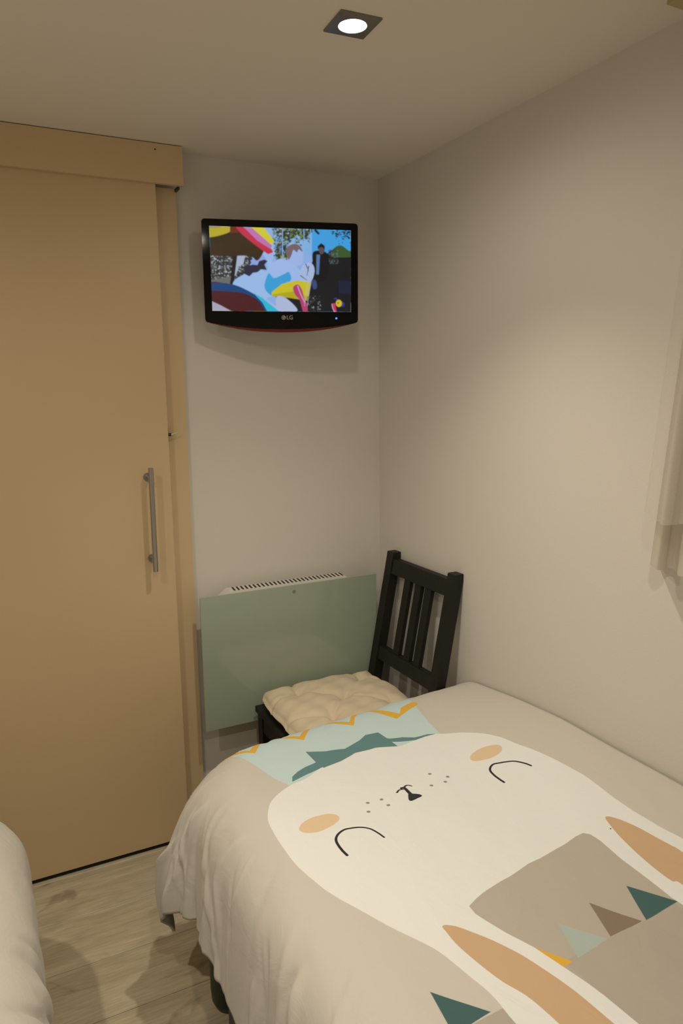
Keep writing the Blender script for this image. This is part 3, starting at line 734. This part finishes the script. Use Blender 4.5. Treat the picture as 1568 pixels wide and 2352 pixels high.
def fabric_print():
    base = (0.635, 0.600, 0.545); white = (0.87, 0.875, 0.875); gray = (0.515, 0.465, 0.405); garment_dim = (0.475, 0.427, 0.370)
    peach = (0.64, 0.435, 0.265); cheek = (0.80, 0.61, 0.40); teal = (0.062, 0.135, 0.135); teal2 = (0.125, 0.26, 0.285); lb_ = (0.585, 0.745, 0.78); yel = (0.80, 0.47, 0.055); brown = (0.27, 0.205, 0.155)
    ink = (0.022, 0.02, 0.026); dot = (0.33, 0.29, 0.25)
    p = Print(-1.26, 0.0, -2.60, -.40, .00036, base)
    p.poly([(-1.26, -1.56), (0, -1.545), (0, -2.6), (-1.26, -2.6)], garment_dim)  # garment print, its grey also darkened for the light falloff down the bed
    # striped crown
    p.poly([(-.800, -.560), (-.762, -.705), (-.748, -.773), (-.722, -.850), (-.5, -.86), (-.290, -.850), (-.276, -.754), (-.2555, -.668), (-.225, -.560)], lb_)
    z = [(-.800, -.560), (-.745, -.628), (-.682, -.535), (-.607, -.634), (-.535, -.535), (-.456, -.638), (-.385, -.540), (-.325, -.676), (-.285, -.650), (-.250, -.640), (-.225, -.56)]
    p.stroke([(x, y+.002) for x, y in z[:-1]], .028, yel, smooth=False)
    p.poly([(-.80, -.555), (-.225, -.555), (-.225, -.40), (-.80, -.40)], (0.62, 0.60, 0.50))
    # head, ears
    head = S['headcrown'][::-1]
    head = [(-.722, -.8300)]+S['head'][1:-3]+[(-.690, -1.60), (-.672, -1.75), (-.645, -1.95), (-.600, -2.08), (-.540, -2.10), (-.500, -1.98), (-.530, -1.72), (-.530, -1.55), (-.35, -1.55), (-.325, -1.72), (-.345, -1.98), (-.310, -2.10), (-.250, -2.08), (-.195, -1.92), (-.160, -1.70), (-.153, -1.52)]+S['headtop'][::-1]+[S['headtop'][0]]+S['headcrown'][::-1]+[(-.682, -.8216)]
    p.poly(head, white, True)
    p.poly(S['body']+[(-.305, -1.60), (-.315, -1.72), (-.345, -1.98), (-.500, -1.98), (-.530, -1.80)]+S['body2'], gray)
    p.poly([(-.553, -1.531), (-.30, -1.528), (-.318, -1.75), (-.35, -2.0), (-.50, -2.0), (-.528, -1.80)], garment_dim)
    p.poly(S['earl'][1:-1]+[(-.568, -1.68), (-.553, -1.80), (-.556, -1.93), (-.585, -2.0), (-.612, -1.95), (-.628, -1.80), (-.634, -1.66)], peach, True)
    p.poly(S['earr']+[(-.190, -1.60), (-.215, -1.80), (-.250, -1.98), (-.285, -2.0), (-.290, -1.85), (-.272, -1.62)], peach, True)
    for k, c in (('t1', teal), ('t2', brown), ('t3', (0.45, 0.53, 0.50)), ('t4', yel)): p.poly(S[k], c)
    p.poly([(-.766, -1.478), (-.7095, -1.5500), (-.778, -1.555)], teal)
    # bow
    p.poly(S['ribl'], teal2, False); p.poly(S['ribr'], teal2); p.poly(S['bow'], teal2)
    # face
    p.poly(S['chl'], cheek, True); p.poly(S['chr'], cheek, True)
    p.stroke(S['eyel'], .0060, ink, .0042); p.stroke(S['eyer'], .0055, ink, .0046)
    p.poly(S['nose'], ink, True); p.stroke(S['stem'], .007, ink, .010); p.stroke(S['na'], .0048, ink, .0036); p.stroke(S['nb'], .0036, ink, .0046)
    p.disc((-.5155, -1.0345), .0022, white)
    for q in S['dots']: p.disc(q, .0042, dot)
    p.disc(S['speck'][0], .0016, ink)
    return p.image('duvet_print')

def fabric_material(name, img=None, color=(.8, .77, .7)):
    Mx = bpy.data.materials.new(name); Mx.use_nodes = True; nt = Mx.node_tree; L = nt.links; b = nt.nodes['Principled BSDF']
    b.inputs['Roughness'].default_value = .85; b.inputs['Specular IOR Level'].default_value = .25; b.inputs['Sheen Weight'].default_value = .15
    uvn = nt.nodes.new('ShaderNodeUVMap'); uvn.uv_map = 'UVMap'
    if img:
        ti = nt.nodes.new('ShaderNodeTexImage'); ti.image = img; ti.extension = 'EXTEND'; L.new(uvn.outputs[0], ti.inputs[0]); L.new(ti.outputs[0], b.inputs['Base Color'])
    else: b.inputs['Base Color'].default_value = (*color, 1)
    mp = nt.nodes.new('ShaderNodeMapping'); mp.inputs['Scale'].default_value = (1.0, 1.0, 1); L.new(uvn.outputs[0], mp.inputs[0])
    n1 = nt.nodes.new('ShaderNodeTexNoise'); n1.inputs['Scale'].default_value = 14; n1.inputs['Detail'].default_value = 5; n1.inputs['Distortion'].default_value = 1.6
    n2 = nt.nodes.new('ShaderNodeTexNoise'); n2.inputs['Scale'].default_value = 900; n2.inputs['Detail'].default_value = 1
    L.new(mp.outputs[0], n1.inputs['Vector']); L.new(mp.outputs[0], n2.inputs['Vector'])
    b1 = nt.nodes.new('ShaderNodeBump'); b1.inputs['Strength'].default_value = .36; b1.inputs['Distance'].default_value = .008; L.new(n1.outputs['Fac'], b1.inputs['Height'])
    b2 = nt.nodes.new('ShaderNodeBump'); b2.inputs['Strength'].default_value = .08; b2.inputs['Distance'].default_value = .0008; L.new(n2.outputs['Fac'], b2.inputs['Height']); L.new(b1.outputs[0], b2.inputs['Normal'])
    L.new(b2.outputs[0], b.inputs['Normal'])
    return Mx

def duvet(material, P=DP, mirror=None, seed=0.0, y_end=-2.60, yoff=0.0):
    XI, YI, LX, LY = P[:4]; na, nb = 190, 330
    a = np.linspace(XI-LX, -.006, na); b = np.concatenate([np.linspace(y_end, -1.9, 30)[:-1], np.linspace(-1.9, YI+LY, nb-29)]); nb = len(b)
    A, Bb = np.meshgrid(a, b); X, Y, Z = cloth(A, Bb, P, seed); Z = np.maximum(Z, .02); X = np.minimum(X, -.004) if mirror is None else np.maximum(mirror-X, WL+.004)
    Y = Y+yoff
    me = bpy.data.meshes.new('duvet'); idx = np.arange(na*nb).reshape(nb, na)
    f = np.stack([idx[:-1, :-1], idx[:-1, 1:], idx[1:, 1:], idx[1:, :-1]], -1).reshape(-1, 4)
    if mirror is not None: f = f[:, ::-1]
    me.from_pydata(np.stack([X, Y, Z], -1).reshape(-1, 3).tolist(), [], f.tolist()); me.update()
    uvl = me.uv_layers.new(name='UVMap'); li = np.empty(len(me.loops), np.int32); me.loops.foreach_get('vertex_index', li)
    U = (A.ravel()+1.26)/1.26; V = (Bb.ravel()+2.6)/2.2
    uvl.data.foreach_set('uv', np.stack([U[li], V[li]], -1).ravel())
    o = obj('duvet', me, material, smooth='all')
    so = o.modifiers.new('thickness', 'SOLIDIFY'); so.thickness = .007; so.offset = -1
    return o

dv = duvet(fabric_material('printed_duvet_cotton', fabric_print()))
tag(dv, 'pale duvet printed with a sleeping rabbit face, draped over the right bed', 'duvet')
M['plain'] = fabric_material('plain_duvet_cotton', None, (0.57, 0.54, 0.49))
P2 = list(DP); P2[2] = .66; P2[3] = .55; P2[8] = 91; P2[9] = .01; P2[17] = 0.0; P2[18] = 0.0
dv2 = duvet(M['plain'], P=P2, mirror=-2.192, seed=1.7, yoff=.07)
tag(dv2, 'plain cream duvet draped over the left bed, at the frame edge', 'duvet')

# ------------------------------------------------------------------ beds under the duvets
def bed(label, sx):
    """sx = -1: bed along the right wall (x = 0); +1: bed along the left wall"""
    X0 = 0.0 if sx < 0 else WL
    x_ = lambda d: X0+sx*d
    r = empty('bed', (x_(.45), -1.65, 0)); tag(r, label, 'bed')
    inv = Matrix.Translation((-x_(.45), 1.65, 0))
    def P_(name, bm, m_, **k):
        o = obj(name, bm, m_, r, **k); o.matrix_parent_inverse = inv; return o
    b2 = lambda d0, d1, y0, y1, z0, z1: B(min(x_(d0), x_(d1)), max(x_(d0), x_(d1)), y0, y1, z0, z1)
    P_('bed_base', b2(.02, .88, -2.62, -.70, .22, .34), M['bedframe'], bevel=.01)
    P_('mattress', b2(.03, .87, -2.60, -.72, .345, .52), M['mattress'], bevel=.04, seg=3)
    for (d, y) in ((.855, -.745), (.07, -.745), (.855, -2.50), (.07, -2.50)):
        bm = bmesh.new(); prof = [(.0, .030), (.004, .038), (.02, .045), (.05, .047), (.22, .047)]; n = 28; rings = []
        for z, rr in prof: rings.append([bm.verts.new((x_(d)+rr*math.cos(2*math.pi*k/n), y+rr*math.sin(2*math.pi*k/n), z)) for k in range(n)])
        for q0, q1 in zip(rings, rings[1:]):
            for k in range(n): bm.faces.new((q0[k], q0[(k+1) % n], q1[(k+1) % n], q1[k]))
        bm.faces.new(rings[0][::-1]); bm.faces.new(rings[-1]); P_('leg', bm, M['green'], smooth=True)
    P_('lower_panel', b2(.80, .895, -2.40, -.86, .004, .22), M['green'], bevel=.01)
    return r
bed('dark green framed bed under the rabbit duvet, one rounded leg showing', -1)
bed('bed against the left wall, hidden under the plain cream duvet', 1)

# ------------------------------------------------------------------ curtains on the right wall
def curtain(name, plan, ztop, zbot, yc, kt, material, xo=0.0, thick=.0015, hemw=.02):
    Pn = catmull(plan, False, 12)                # (y, depth from wall)
    nz = 40; zs = np.linspace(zbot, ztop, nz); rows_ = []
    z0 = 1.10
    for z in zs:
        k = 1-(1-kt)*(z-z0)/(2.10-z0); y = yc+(Pn[:, 0]-yc)*k
        dd = Pn[:, 1]*(1-.25*(z-z0)); x = -dd-xo
        zz = z+(.006*np.sin(Pn[:, 0]*40) if z == zs[0] else 0)+0*x
        rows_.append(np.stack([x, y, zz], -1))
    V = np.array(rows_); n = V.shape[1]; idx = np.arange(nz*n).reshape(nz, n)
    f = np.stack([idx[:-1, :-1], idx[:-1, 1:], idx[1:, 1:], idx[1:, :-1]], -1).reshape(-1, 4)
    me = bpy.data.meshes.new(name); me.from_pydata(V.reshape(-1, 3).tolist(), [], f.tolist()); me.update()
    o = obj(name, me, material, smooth='all')
    return o
plan = [(-1.205, .006), (-1.218, .030), (-1.240, .060), (-1.264, .070), (-1.268, .052), (-1.262, .036), (-1.270, .028), (-1.288, .038), (-1.310, .062), (-1.335, .078), (-1.352, .070), (-1.350, .045), (-1.368, .03)]
y = -1.40
while y > -2.25:
    plan += [(y, .045), (y-.03, .085), (y-.055, .060), (y-.075, .03)]; y -= .10
c1 = curtain('curtain', plan, 2.15, 1.103, -1.80, .84, M['curtain'])
tag(c1, 'white cotton curtain on the right wall, the longer layer nearest the wall', 'curtain')
plan2 = [(-1.196, .040), (-1.230, .082), (-1.262, .100), (-1.284, .094), (-1.296, .112), (-1.318, .108), (-1.328, .096), (-1.350, .108)]
y = -1.38
while y > -2.25:
    plan2 += [(y, .13), (y-.03, .105), (y-.06, .128)]; y -= .10
c2 = curtain('sheer_curtain', plan2, 2.15, 1.212, -1.80, .84, M['voile'], xo=.006)
tag(c2, 'sheer white voile curtain, the shorter outer layer on the right wall', 'curtain')
rl = empty('curtain_rail', (-.07, -1.75, 2.15)); tag(rl, 'wooden curtain rail high on the right wall by the ceiling', 'curtain rail')
inv = Matrix.Translation((.07, 1.75, -2.15))
o = obj('rail', B(-.115, -.085, -2.35, -1.262, 2.152, 2.174), M['railwood'], rl, bevel=.004); o.matrix_parent_inverse = inv
for yy in (-1.275, -2.30):
    o = obj('bracket', B(-.125, -.0005, yy-.012, yy+.012, 2.150, 2.1795), M['railwood'], rl, bevel=.003); o.matrix_parent_inverse = inv
# window behind the curtains
wn = empty('window_1', (-.01, -1.85, 1.5)); wn['kind'] = 'structure'; inv = Matrix.Translation((.01, 1.85, -1.5))
bm = bmesh.new()
for q in ((-2.28, -1.46, 1.16, 1.20), (-2.28, -1.46, 2.02, 2.06), (-2.28, -2.24, 1.20, 2.02), (-1.50, -1.46, 1.20, 2.02), (-1.89, -1.85, 1.20, 2.02)): box(bm, -.014, -.0005, *q)
o = obj('window_frame', bm, M['white_metal'], wn); o.matrix_parent_inverse = inv
o = obj('pane', B(-.006, -.003, -2.24, -1.50, 1.20, 2.02), mat('dark_night_glass', (.01, .012, .016), .05), wn); o.matrix_parent_inverse = inv
